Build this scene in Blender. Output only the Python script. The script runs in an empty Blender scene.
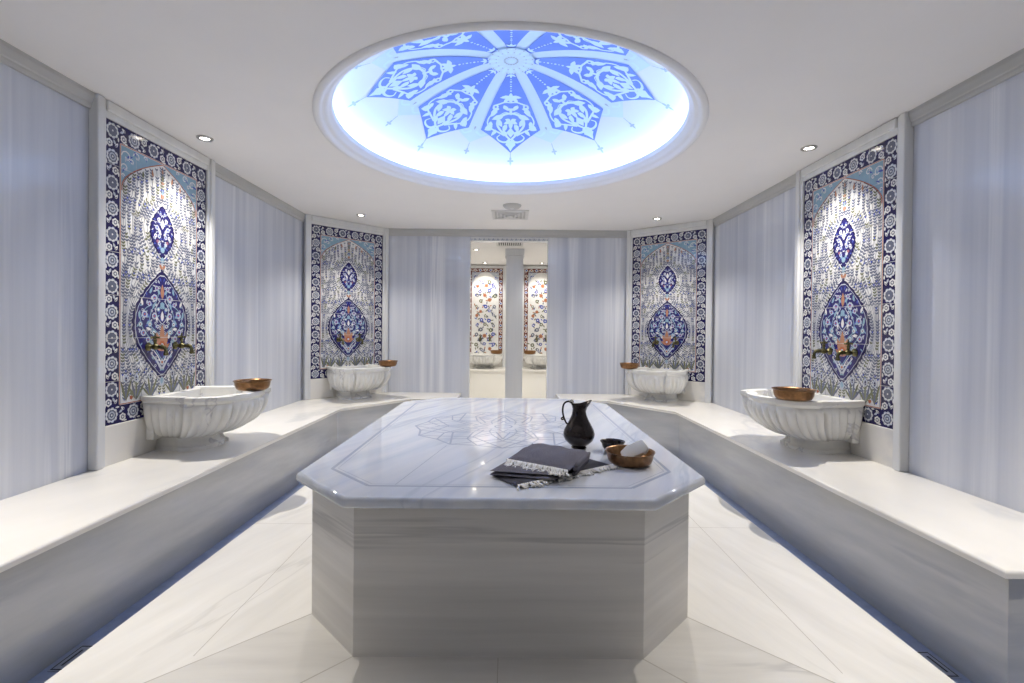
import bpy, bmesh, math, random
from math import pi, sin, cos, tan, sqrt, radians, atan2, hypot
from mathutils import Vector, Matrix, geometry
random.seed(7)
C = bpy.context.scene.collection
D = bpy.data

EYE, CEIL, BEN = 1.25, 2.567, .437
XW, YC, XB, YB = 2.377, 5.47, 1.60, 6.21       # side wall, start of diagonal, back corner, back wall
YN = -1.0
XBR, YCR = 1.545, 5.53                        # the right hand diagonal starts a little farther back

# ------------------------------------------------------------------ materials
def newmat(name):
    m = D.materials.new(name); m.use_nodes = True
    nt = m.node_tree
    return m, nt, nt.nodes['Principled BSDF']

def plain(name, col, rough=.5, metal=0, spec=.5, emit=None, estr=0, noise=0, nscale=30):
    m, nt, b = newmat(name)
    b.inputs['Base Color'].default_value = (*col, 1)
    b.inputs['Roughness'].default_value = rough
    b.inputs['Metallic'].default_value = metal
    b.inputs['Specular IOR Level'].default_value = spec
    if noise:
        tc = nt.nodes.new('ShaderNodeTexCoord'); n = nt.nodes.new('ShaderNodeTexNoise')
        n.inputs['Scale'].default_value = nscale; n.inputs['Detail'].default_value = 4
        r = nt.nodes.new('ShaderNodeValToRGB')
        r.color_ramp.elements[0].position = .3; r.color_ramp.elements[1].position = .7
        r.color_ramp.elements[0].color = (*[c * (1 - noise) for c in col], 1)
        r.color_ramp.elements[1].color = (*[min(1, c * (1 + noise)) for c in col], 1)
        nt.links.new(tc.outputs['Object'], n.inputs['Vector'])
        nt.links.new(n.outputs['Fac'], r.inputs['Fac'])
        nt.links.new(r.outputs['Color'], b.inputs['Base Color'])
    if emit:
        b.inputs['Emission Color'].default_value = (*emit, 1)
        b.inputs['Emission Strength'].default_value = estr
    return m

def marble(name, light, dark, vein, stretch, rough=.15, rot=(0, 0, 0), band=(.35, .68), veinpos=(.60, .66), vscale=1.0, warp=0.0, coat=0):
    """banded marble: stretched noise for broad bands, finer stretched noise for streaks, a thin vein"""
    m, nt, b = newmat(name)
    N, L = nt.nodes, nt.links
    tc = N.new('ShaderNodeTexCoord'); mp = N.new('ShaderNodeMapping')
    mp.inputs['Rotation'].default_value = rot
    mp.inputs['Scale'].default_value = (1, 1, 1)
    L.new(tc.outputs['Object'], mp.inputs['Vector'])
    src = mp.outputs['Vector']
    if warp:
        wn = N.new('ShaderNodeTexNoise'); wn.inputs['Scale'].default_value = 1.6; wn.inputs['Detail'].default_value = 3
        L.new(src, wn.inputs['Vector'])
        sb = N.new('ShaderNodeVectorMath'); sb.operation = 'SUBTRACT'; sb.inputs[1].default_value = (.5, .5, .5)
        L.new(wn.outputs['Color'], sb.inputs[0])
        sc = N.new('ShaderNodeVectorMath'); sc.operation = 'SCALE'; sc.inputs['Scale'].default_value = warp
        L.new(sb.outputs[0], sc.inputs[0])
        ad = N.new('ShaderNodeVectorMath'); ad.operation = 'ADD'
        L.new(src, ad.inputs[0]); L.new(sc.outputs[0], ad.inputs[1]); src = ad.outputs[0]
    st = N.new('ShaderNodeMapping'); st.inputs['Scale'].default_value = stretch
    L.new(src, st.inputs['Vector'])
    def noise(scale, detail, off):
        a = N.new('ShaderNodeMapping'); a.inputs['Location'].default_value = (off, off * .7, off * 1.3)
        n = N.new('ShaderNodeTexNoise'); n.inputs['Scale'].default_value = scale; n.inputs['Detail'].default_value = detail
        n.inputs['Roughness'].default_value = .55
        L.new(st.outputs[0], a.inputs['Vector']); L.new(a.outputs[0], n.inputs['Vector'])
        return n
    n1 = noise(1.0, 3, 0); n2 = noise(4.5, 5, 13)
    mx = N.new('ShaderNodeMath'); mx.operation = 'MULTIPLY_ADD'; mx.inputs[1].default_value = .45
    L.new(n2.outputs['Fac'], mx.inputs[0])
    m2 = N.new('ShaderNodeMath'); m2.operation = 'MULTIPLY'; m2.inputs[1].default_value = .55
    L.new(n1.outputs['Fac'], m2.inputs[0]); L.new(m2.outputs[0], mx.inputs[2])
    r = N.new('ShaderNodeValToRGB'); e = r.color_ramp.elements
    e[0].position, e[0].color = band[0], (*light, 1)
    e[1].position, e[1].color = band[1], (*dark, 1)
    L.new(mx.outputs[0], r.inputs['Fac'])
    nv = noise(2.2 * vscale, 4, 37)
    rv = N.new('ShaderNodeValToRGB'); v = rv.color_ramp.elements
    v[0].position, v[0].color = veinpos[0], (0, 0, 0, 1)
    v[1].position, v[1].color = veinpos[1], (1, 1, 1, 1)
    x = v.new(veinpos[1] + .03); x.color = (0, 0, 0, 1)
    L.new(nv.outputs['Fac'], rv.inputs['Fac'])
    mix = N.new('ShaderNodeMix'); mix.data_type = 'RGBA'
    mix.inputs['B'].default_value = (*vein, 1) if False else (0, 0, 0, 1)
    for s in mix.inputs:
        if s.type == 'RGBA' and s.name == 'B': s.default_value = (*vein, 1)
    fa = [s for s in mix.inputs if s.name == 'Factor' and s.type == 'VALUE'][0]
    ca = [s for s in mix.inputs if s.name == 'A' and s.type == 'RGBA'][0]
    L.new(rv.outputs['Color'], fa); L.new(r.outputs['Color'], ca)
    co = [s for s in mix.outputs if s.type == 'RGBA'][0]
    L.new(co, b.inputs['Base Color'])
    b.inputs['Roughness'].default_value = rough
    b.inputs['Coat Weight'].default_value = coat
    return m

M = {}
M['wall'] = marble('wall_marble', (.73, .75, .80), (.42, .46, .57), (.76, .78, .83), (2.6, 2.6, .06), rough=.18, band=(.34, .70), veinpos=(.58, .66))
M['bench'] = marble('bench_marble', (.86, .84, .80), (.74, .73, .71), (.68, .68, .68), (.7, .35, .7), rough=.22, band=(.40, .68), rot=(0, 0, .3))
M['riser'] = marble('riser_marble_shaded', (.53, .535, .54), (.38, .395, .425), (.42, .43, .46), (.4, .4, 2.6), rough=.25, band=(.38, .64), rot=(0.06, 0.05, 0))  # darker than the bench top: shade below the bench edge put into the colour
M['frame'] = marble('frame_marble', (.80, .81, .82), (.66, .68, .71), (.74, .75, .77), (3, 3, .3), rough=.2)
M['cornice'] = marble('cornice_marble_shaded', (.56, .56, .56), (.44, .45, .46), (.5, .5, .5), (.5, .5, 3), rough=.3)  # grey tone paints in the shadow gap just under the ceiling
M['floor_front'] = marble('floor_marble_front', (.78, .765, .73), (.60, .585, .56), (.57, .56, .54), (.35, 2.6, 1), rough=.28, band=(.36, .66), warp=.12)
M['floor_left'] = marble('floor_marble_left', (.85, .835, .80), (.71, .695, .66), (.70, .685, .65), (2.6, .35, 1), rough=.28, band=(.42, .72), rot=(0, 0, .35), warp=.12)
M['floor_right'] = marble('floor_marble_right', (.85, .835, .80), (.71, .695, .66), (.70, .685, .65), (2.6, .35, 1), rough=.28, band=(.42, .72), rot=(0, 0, -.35), warp=.12)
M['joint'] = plain('floor_joint', (.50, .475, .43), .6)
M['channel'] = plain('channel_stone_blue_shade', (.30, .36, .52), .35, noise=.12, nscale=18)  # blue of the dome-lit shadow in the channel is mixed into the stone colour
M['slab'] = marble('slab_marble', (.80, .81, .84), (.56, .62, .74), (.55, .60, .70), (2.6, .22, 1), rough=.06, rot=(0, 0, .42), band=(.38, .66), warp=.07, veinpos=(.60, .66), coat=.3)
M['block'] = marble('block_marble', (.82, .80, .765), (.56, .545, .52), (.55, .54, .52), (.13, .13, 3.4), rough=.3, band=(.34, .66), warp=.02, veinpos=(.58, .62))
M['inlay'] = plain('inlay_stone', (.42, .46, .55), .12)
M['basin'] = marble('basin_marble', (.80, .80, .78), (.60, .61, .63), (.54, .54, .57), (1.4, 1.4, 1.4), rough=.24, band=(.42, .74), warp=.9, veinpos=(.61, .62), vscale=.8)
M['ceil'] = plain('ceiling_paint', (.90, .89, .89), .75, spec=.2, noise=.01, nscale=3)
M['mould'] = plain('moulding_paint', (.88, .89, .92), .5)
M['dome'] = plain('dome_paint', (.72, .79, .86), .6, spec=.2)
M['dome_blue'] = plain('dome_paint_blue', (.17, .29, .82), .6, spec=.2, noise=.12, nscale=2.5)
M['dome_mid'] = plain('dome_paint_pale_blue', (.62, .79, .96), .6, spec=.2)
M['dome_light'] = plain('dome_paint_ornament', (.64, .84, .94), .6, spec=.2)
M['dome_grey'] = plain('dome_paint_grey', (.40, .50, .58), .6, spec=.2)
M['led'] = plain('cove_light_strip', (.6, .7, 1), .5, emit=(.45, .61, 1.0), estr=68)
M['lens'] = plain('lamp_lens', (1, .95, .88), .5, emit=(1, .92, .80), estr=30)
M['nickel'] = plain('brushed_nickel', (.55, .54, .52), .3, metal=1)
M['bronze'] = plain('aged_bronze', (.115, .105, .05), .28, metal=1, noise=.3, nscale=40)
M['copper'] = plain('hammered_copper', (.20, .105, .048), .30, metal=.85, noise=.30, nscale=45)
M['dark_copper'] = plain('blackened_copper', (.030, .024, .024), .22, metal=.6, noise=.5, nscale=18)
M['soap'] = plain('white_soap', (.88, .87, .84), .5)
M['towel'] = plain('grey_cotton', (.155, .148, .172), .9, spec=.1, noise=.25, nscale=220)
M['towel_dark'] = plain('charcoal_cotton', (.075, .074, .090), .9, spec=.1, noise=.25, nscale=220)
M['fringe'] = plain('white_cotton_fringe', (.92, .90, .87), .9, spec=.1)
M['grey_plastic'] = plain('grey_plastic', (.55, .55, .55), .5)
M['dark'] = plain('dark_gap', (.04, .04, .05), .7)
M['vent'] = plain('vent_paint', (.72, .72, .72), .45)
M['grate'] = plain('grate_metal', (.38, .42, .52), .3, metal=.5)
M['cream'] = plain('cream_wall', (.86, .85, .81), .55, noise=.02, nscale=2)
M['pillar'] = marble('pillar_marble', (.76, .78, .82), (.68, .71, .77), (.72, .74, .79), (5, 5, .2), rough=.2)
# glaze colours
def glaze(n, c): return plain('glaze_' + n, c, .12, noise=.06, nscale=25)
G = [glaze('navy', (.013, .011, .080)), glaze('white', (.76, .76, .76)), glaze('slate', (.13, .145, .215)),
     glaze('sky', (.24, .39, .52)), glaze('cobalt', (.060, .090, .42)), glaze('tomato', (.42, .12, .055)),
     glaze('pale', (.50, .54, .63)), glaze('grout', (.60, .60, .60)), glaze('olive', (.16, .17, .10)), glaze('maroon', (.17, .055, .05)),
     glaze('terracotta', (.44, .21, .13)), glaze('ink', (.020, .018, .13))]
NAVY, WHITE, SLATE, SKY, COBALT, RED, PALE, GROUT, OLIVE, MAROON, TERRA, INK = range(12)

# ------------------------------------------------------------------ object helpers
def link(o, parent=None):
    C.objects.link(o)
    if parent is not None: o.parent = parent
    return o
def empty(name, label=None, cat=None, loc=(0, 0, 0), rz=0, group=None):
    o = D.objects.new(name, None); link(o)
    o.empty_display_size = .05
    o.location = loc; o.rotation_euler = (0, 0, rz)
    tag(o, label, cat, group)
    return o
def tag(o, label=None, cat=None, group=None, kind=None):
    if label: o['label'] = label
    if cat: o['category'] = cat
    if group: o['group'] = group
    if kind: o['kind'] = kind
    return o
def from_bm(name, bm, mats, parent=None, smooth=False, angle=None):
    me = D.meshes.new(name)
    bmesh.ops.recalc_face_normals(bm, faces=bm.faces)
    bm.to_mesh(me); bm.free()
    for m in (mats if isinstance(mats, (list, tuple)) else [mats]): me.materials.append(m)
    if smooth:
        for p in me.polygons: p.use_smooth = True
        if angle: me.set_sharp_from_angle(angle=radians(angle))
    return link(D.objects.new(name, me), parent)
def raw(name, verts, faces, mats, parent=None, mi=None, smooth=False, angle=None):
    me = D.meshes.new(name); me.from_pydata(verts, [], faces); me.update()
    for m in (mats if isinstance(mats, (list, tuple)) else [mats]): me.materials.append(m)
    if mi:
        for p, k in zip(me.polygons, mi): p.material_index = k
    if smooth:
        for p in me.polygons: p.use_smooth = True
        if angle: me.set_sharp_from_angle(angle=radians(angle))
    return link(D.objects.new(name, me), parent)
def struct(o): o['kind'] = 'structure'; return o

def add_box(bm, lo, hi, bevel=0, seg=2, mat=0, M4=None):
    r = bmesh.ops.create_cube(bm, size=1)
    vs = r['verts']
    for v in vs:
        v.co = Vector(((lo[i] + hi[i]) / 2 + v.co[i] * (hi[i] - lo[i]) for i in range(3)))
    if bevel:
        es = list({e for v in vs for e in v.link_edges})
        r2 = bmesh.ops.bevel(bm, geom=es, offset=bevel, segments=seg, affect='EDGES', profile=.5)
        vs = list({v for f in r2['faces'] for v in f.verts} | {v for v in vs if v.is_valid})
    if M4: bmesh.ops.transform(bm, matrix=M4, verts=[v for v in vs if v.is_valid])
    return vs
def add_prism(bm, pts, z0, z1, bevel_top=0, seg=3):
    """vertical prism over polygon pts (counter-clockwise or not), optional rounded top edge"""
    lo = [bm.verts.new((x, y, z0)) for x, y in pts]; hi = [bm.verts.new((x, y, z1)) for x, y in pts]
    n = len(pts)
    top = bm.faces.new(hi); bm.faces.new(lo[::-1])
    for i in range(n): bm.faces.new((lo[i], lo[(i + 1) % n], hi[(i + 1) % n], hi[i]))
    if bevel_top:
        bmesh.ops.bevel(bm, geom=list(top.edges), offset=bevel_top, segments=seg, affect='EDGES', profile=.5)
def add_lathe(bm, prof, n=48, cx=0, cy=0, closed=False, a0=0, a1=2 * pi):
    full = abs(a1 - a0 - 2 * pi) < 1e-6
    m = n if full else n + 1
    rings = []
    for r, z in prof:
        if r < 1e-6: rings.append([bm.verts.new((cx, cy, z))] * m)
        else: rings.append([bm.verts.new((cx + r * cos(a0 + (a1 - a0) * i / n), cy + r * sin(a0 + (a1 - a0) * i / n), z)) for i in range(m)])
    pairs = list(zip(rings, rings[1:]))
    if closed: pairs.append((rings[-1], rings[0]))
    for A, B in pairs:
        for i in range(n):
            j = (i + 1) % m
            q = []
            for v in (A[i], A[j], B[j], B[i]):
                if v not in q: q.append(v)
            if len(q) > 2: bm.faces.new(q)
def add_tube(bm, pts, rad, n=12, cap=True):
    pts = [Vector(p) for p in pts]
    if not isinstance(rad, (list, tuple)): rad = [rad] * len(pts)
    rings = []; up = None
    for i, p in enumerate(pts):
        d = (pts[min(i + 1, len(pts) - 1)] - pts[max(i - 1, 0)]).normalized()
        if up is None:
            up = Vector((0, 0, 1)) if abs(d.z) < .9 else Vector((1, 0, 0))
        s = d.cross(up).normalized(); up = s.cross(d).normalized()
        rings.append([bm.verts.new(p + (s * cos(2 * pi * k / n) + up * sin(2 * pi * k / n)) * rad[i]) for k in range(n)])
    for A, B in zip(rings, rings[1:]):
        for k in range(n): bm.faces.new((A[k], A[(k + 1) % n], B[(k + 1) % n], B[k]))
    if cap: bm.faces.new(rings[0][::-1]); bm.faces.new(rings[-1])
def smoothpath(pts, n=8):
    P = [Vector(p) for p in pts]; out = []
    for i in range(len(P) - 1):
        a = P[max(i - 1, 0)]; b = P[i]; c = P[i + 1]; d = P[min(i + 2, len(P) - 1)]
        for k in range(n):
            t = k / n
            out.append(.5 * ((2 * b) + (c - a) * t + (2 * a - 5 * b + 4 * c - d) * t * t + (3 * b - a - 3 * c + d) * t ** 3))
    out.append(P[-1]); return out
def copy_tree(o, parent=None):
    c = o.copy(); C.objects.link(c)
    if parent is not None: c.parent = parent
    for ch in list(o.children): copy_tree(ch, c)
    return c

# ------------------------------------------------------------------ flat ornament collector (glaze on tile, paint on plaster, inlay in stone)
class Deco:
    def __init__(s): s.p = []
    def poly(s, pts, lay, mat): s.p.append(('n', pts, lay, mat))
    def fan(s, c, pts, lay, mat): s.p.append(('f', [c] + list(pts), lay, mat))
    def disc(s, c, r, lay, mat, n=10, sx=1): s.fan(c, [(c[0] + r * sx * cos(2 * pi * i / n), c[1] + r * sin(2 * pi * i / n)) for i in range(n)], lay, mat)
    def rosette(s, c, r, k, lay, mat, depth=.2, ph=0, per=3):
        n = k * per
        s.fan(c, [(c[0] + r * (1 - depth * abs(sin(pi * i / per + ph)) ** .8 if False else 1 - depth * (1 - abs(sin(pi * i / per)))) * cos(2 * pi * i / n + ph), c[1] + r * (1 - depth * (1 - abs(sin(pi * i / per)))) * sin(2 * pi * i / n + ph)) for i in range(n)], lay, mat)
    def leaf(s, c, ang, l, w, lay, mat, bend=0):
        """pointed leaf starting at c"""
        ca, sa = cos(ang), sin(ang); q = []
        for t, y in ((0, 0), (.2, .35), (.45, .5), (.75, .32), (1, 0), (.75, -.32), (.45, -.5), (.2, -.35)):
            x = t * l; yy = y * w + bend * l * t * t
            q.append((c[0] + x * ca - yy * sa, c[1] + x * sa + yy * ca))
        m = (c[0] + .5 * l * ca - bend * l * .25 * sa, c[1] + .5 * l * sa + bend * l * .25 * ca)
        s.fan(m, q, lay, mat)
    def stroke(s, pts, w, lay, mat, w1=None):
        n = len(pts); L = []; R = []
        for i, p in enumerate(pts):
            a = pts[max(i - 1, 0)]; b = pts[min(i + 1, n - 1)]
            dx, dy = b[0] - a[0], b[1] - a[1]; d = hypot(dx, dy) or 1
            ww = (w + ((w1 if w1 is not None else w) - w) * i / (n - 1)) / 2
            L.append((p[0] - dy / d * ww, p[1] + dx / d * ww)); R.append((p[0] + dy / d * ww, p[1] - dx / d * ww))
        for i in range(n - 1): s.p.append(('n', [L[i], R[i], R[i + 1], L[i + 1]], lay, mat))
    def build(s, name, fn, mats, parent=None):
        V = []; F = []; MI = []
        for qi, (k, pts, lay, mat) in enumerate(s.p):
            lay += (qi % 53) * .004; b = len(V); V += [fn(p[0], p[1], lay) for p in pts]
            if k == 'f':
                n = len(pts) - 1
                for i in range(n): F.append((b, b + 1 + i, b + 1 + (i + 1) % n)); MI.append(mat)
            elif len(pts) <= 4: F.append(tuple(range(b, b + len(pts)))); MI.append(mat)
            else:
                for t in geometry.tessellate_polygon([[Vector((p[0], p[1], 0)) for p in pts]]):
                    F.append(tuple(b + i for i in t)); MI.append(mat)
        return raw(name, V, F, mats, parent, MI)

def bez(pts, n=8):
    return [(p.x, p.y) for p in smoothpath([(x, y, 0) for x, y in pts], n)]
def mir(pts): return [(-x, y) for x, y in pts]

# ================================================================== SETTING
# ---- floor
fb = [(-1.62, YN), (-1.62, 4.80), (-1.06, 5.53), (-.62, 5.53), (-.62, 6.20), (-.56, YB + .14), (.62, YB + .14), (.62, 6.20), (.62, 5.53), (1.06, 5.53), (1.62, 4.80), (1.62, YN)]
PX, PY = -.03, 3.075                         # platform centre
HX, HY, CUT = .825, 1.268, .27               # body half sizes and corner cut
def octo(hx, hy, c, ox=PX, oy=PY):
    return [(ox - hx + c, oy - hy), (ox + hx - c, oy - hy), (ox + hx, oy - hy + c), (ox + hx, oy + hy - c),
            (ox + hx - c, oy + hy), (ox - hx + c, oy + hy), (ox - hx, oy + hy - c), (ox - hx, oy - hy + c)]
def floor():
    V = []; F = []; MI = []
    def pl(pts, z, m):
        b = len(V); V.extend([(x, y, z) for x, y in pts])
        for t in geometry.tessellate_polygon([[Vector((x, y, 0)) for x, y in pts]]): F.append(tuple(b + i for i in t)); MI.append(m)
    # front field bounded by the two diagonals running out from the block corners
    fl = (PX - HX, PY - HY + CUT); fr = (PX + HX, PY - HY + CUT)
    gl = (-1.62, fl[1] - (fl[0] + 1.62)); gr = (1.62, fr[1] - (1.62 - fr[0]))
    pl([(-1.62, YN), (1.62, YN), gr, fr, (PX, PY - .8), fl, gl], 0, 0)
    midL = [gl, fl, (PX, PY - .8)]
    pl([gl, fl, (PX, PY - .8), (PX, YB + .14), (-.56, YB + .14), (-.62, 6.2), (-.62, 5.53), (-1.06, 5.53), (-1.62, 4.80)], 0, 1)
    pl([gr, fr, (PX, PY - .8), (PX, YB + .14), (.62, YB + .14), (.62, 6.2), (.62, 5.53), (1.06, 5.53), (1.62, 4.80)], 0, 2)
    # stone joints
    def line(a, b, w=.005):
        dx, dy = b[0] - a[0], b[1] - a[1]; d = hypot(dx, dy); nx, ny = -dy / d * w / 2, dx / d * w / 2
        k = len(V); V.extend([(a[0] + nx, a[1] + ny, .0006), (b[0] + nx, b[1] + ny, .0006), (b[0] - nx, b[1] - ny, .0006), (a[0] - nx, a[1] - ny, .0006)])
        F.append((k, k + 1, k + 2, k + 3)); MI.append(3)
    line(gl, fl); line(gr, fr)
    line((PX - HX + CUT, PY - HY), (PX - HX + CUT - .6, PY - HY - .6)); line((PX + HX - CUT, PY - HY), (PX + HX - CUT + .6, PY - HY - .6))
    line((PX, PY - HY), (PX, YN), .003)
    line((-1.19, 1.80), (-1.19, 4.7), .003); line((1.24, 1.74), (1.24, 4.7), .003)
    line((-1.62, 3.04), (PX - HX, 3.04), .003); line((1.62, 3.04), (PX + HX, 3.04), .003)
    line((-1.62, 4.25), (PX - HX, 4.25), .003); line((1.62, 4.25), (PX + HX, 4.25), .003)
    # kerb faces down to the channel, then the channel bed
    k0 = [p for p in fb]
    for a, b in zip(fb, fb[1:]):
        k = len(V); V.extend([(a[0], a[1], 0), (b[0], b[1], 0), (b[0], b[1], -.055), (a[0], a[1], -.055)]); F.append((k, k + 1, k + 2, k + 3)); MI.append(4)
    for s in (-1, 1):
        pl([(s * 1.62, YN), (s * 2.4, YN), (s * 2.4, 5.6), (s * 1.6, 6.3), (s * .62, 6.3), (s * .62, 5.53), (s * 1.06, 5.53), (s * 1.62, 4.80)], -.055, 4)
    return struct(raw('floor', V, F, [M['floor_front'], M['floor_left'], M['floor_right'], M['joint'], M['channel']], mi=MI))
floor()
# ---- walls (each a slab with thickness)
def slabwall(name, a, b, z0, z1, th, mat=None, out=None):
    (ax, ay), (bx, by) = a, b
    dx, dy = bx - ax, by - ay; d = hypot(dx, dy); nx, ny = -dy / d, dx / d
    if out is not None and (nx * out[0] + ny * out[1]) < 0: nx, ny = -nx, -ny
    bm = bmesh.new()
    add_prism(bm, [(ax, ay), (bx, by), (bx + nx * th, by + ny * th), (ax + nx * th, ay + ny * th)], z0, z1)
    return struct(from_bm(name, bm, mat or M['wall']))
slabwall('wall_left', (-XW, YN), (-XW, YC), -.06, CEIL, .12, out=(-1, 0))
slabwall('wall_right', (XW, YN), (XW, YCR), -.06, CEIL, .12, out=(1, 0))
slabwall('wall_back_left', (-XW, YC), (-XB, YB), -.06, CEIL, .12, out=(-1, 1))
slabwall('wall_back_right', (XW, YCR), (XBR, YB), -.06, CEIL, .12, out=(1, 1))
OX0, OX1, OZ = -.515, .50, 2.474
def backwall():
    bm = bmesh.new()
    add_box(bm, (-XB - .05, YB, -.06), (OX0, YB + .12, CEIL)); add_box(bm, (OX1, YB, -.06), (XBR + .05, YB + .12, CEIL))
    add_box(bm, (OX0, YB, OZ), (OX1, YB + .12, CEIL))
    return struct(from_bm('wall_back', bm, M['wall']))
backwall()
slabwall('wall_front', (-XW - .1, YN), (XW + .1, YN), -.06, CEIL, .12, M['cream'], out=(0, -1))
# carved strip under the lintel
def lintel():
    bm = bmesh.new(); add_box(bm, (OX0, YB + .005, OZ - .052), (OX1, YB + .115, OZ), .004)
    o = from_bm('trim_1', bm, M['frame']); struct(o)
    d = Deco()
    n = 34
    for i in range(n):
        x = OX0 + (i + .5) * (OX1 - OX0) / n
        d.leaf((x, OZ - .046), radians(60 if i % 2 else 120), .036, .016, 0, 0); d.disc((x + .012, OZ - .030), .006, 0, 0, 6)
    p = d.build('carving', lambda u, v, l: (u, YB + .003, v), [M['inlay']], o)
lintel()
# ---- ceiling with round opening
DX, DY = -.003, 3.295
HR = 1.262
outer = [(-XW, YN), (XW, YN), (XW, YCR), (XBR, YB), (-XB, YB), (-XW, YC)]
def ray(a):
    c, s = cos(a), sin(a); best = 99
    for i in range(len(outer)):
        (x1, y1), (x2, y2) = outer[i], outer[(i + 1) % len(outer)]
        ex, ey = x2 - x1, y2 - y1; den = c * ey - s * ex
        if abs(den) < 1e-9: continue
        t = ((x1 - DX) * ey - (y1 - DY) * ex) / den; u = ((x1 - DX) * s - (y1 - DY) * c) / den
        if t > 0 and -1e-6 <= u <= 1 + 1e-6: best = min(best, t)
    return best
def ceiling():
    A = sorted([2 * pi * i / 144 for i in range(144)] + [atan2(y - DY, x - DX) % (2 * pi) for x, y in outer])
    V = []; F = []
    for a in A:
        t = ray(a); V += [(DX + HR * cos(a), DY + HR * sin(a), CEIL), (DX + t * cos(a), DY + t * sin(a), CEIL)]
    n = len(A)
    for i in range(n):
        j = (i + 1) % n; F.append((2 * i, 2 * j, 2 * j + 1, 2 * i + 1))
    return struct(raw('ceiling', V, F, M['ceil']))
ceiling()
# ---- cornices along each wall
def cornice(name, a, b, th=.034, h=.064):
    (ax, ay), (bx, by) = a, b
    dx, dy = bx - ax, by - ay; d = hypot(dx, dy); tx, ty = dx / d, dy / d
    nx, ny = -ty, tx
    if nx * (0 - ax) + ny * (3 - ay) < 0: nx, ny = -nx, -ny
    prof = [(0, CEIL - h - .026), (.014, CEIL - h - .026), (.018, CEIL - h - .012), (.018, CEIL - h), (.024, CEIL - h + .006), (th, CEIL - .022), (th, CEIL), (0, CEIL)]
    V = []; F = []; n = len(prof)
    for px, py in ((ax, ay), (bx, by)):
        V += [(px + nx * q, py + ny * q, z) for q, z in prof]
    for i in range(n): F.append((i, (i + 1) % n, n + (i + 1) % n, n + i))
    F += [tuple(range(n)), tuple(range(2 * n - 1, n - 1, -1))]
    return struct(raw(name, V, F, M['cornice']))
PL, PR, PWH = 3.215, 3.345, .535               # near panel centres, outer half width of the frames
cornice('trim_2', (-XW, YN), (-XW, PL - PWH)); cornice('trim_3', (-XW, PL + PWH), (-XW, YC))
cornice('trim_4', (XW, YN), (XW, PR - PWH)); cornice('trim_5', (XW, PR + PWH), (XW, YCR))
cornice('trim_6', (-XB, YB), (XBR, YB))

# ================================================================== DOME
def dome_h(r): return EYE + 1.88 - .268 * r * r
def dome():
    root = empty('ceiling_dome', 'round domed ceiling recess painted with a blue flower and edged by a glowing ring', 'ceiling dome', (DX, DY, CEIL))
    bm = bmesh.new()
    add_lathe(bm, [(r, dome_h(r) - CEIL) for r in [1.33 * i / 28 for i in range(29)]] + [(1.33, .055)], 96)
    from_bm('dome_shell', bm, M['dome'], root, True)
    bm = bmesh.new()
    prof = [(1.33, .055), (1.33, .045), (HR + .005, .045), (HR + .005, -.004), (HR, -.012), (HR - .018, -.020), (HR - .034, -.014), (HR - .045, -.004), (HR - .05, .004), (HR - .062, .006),
            (HR - .075, .012), (HR - .085, .020), (HR - .092, .032), (HR - .102, .036), (HR - .108, .048), (HR - .108, .076), (HR - .098, .076), (HR - .094, .060), (1.30, .056)]
    add_lathe(bm, prof, 128)
    from_bm('rim_moulding', bm, M['mould'], root, True, 50)
    bm = bmesh.new(); n = 128
    R0 = HR - .045
    for k in range(1):
        add_lathe(bm, [(R0 + .007 * cos(t), .082 + .007 * sin(t)) for t in [2 * pi * i / 6 for i in range(6)]], n, closed=True)
    from_bm('light_strip', bm, M['led'], root)
    return root
DOME = dome()
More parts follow.
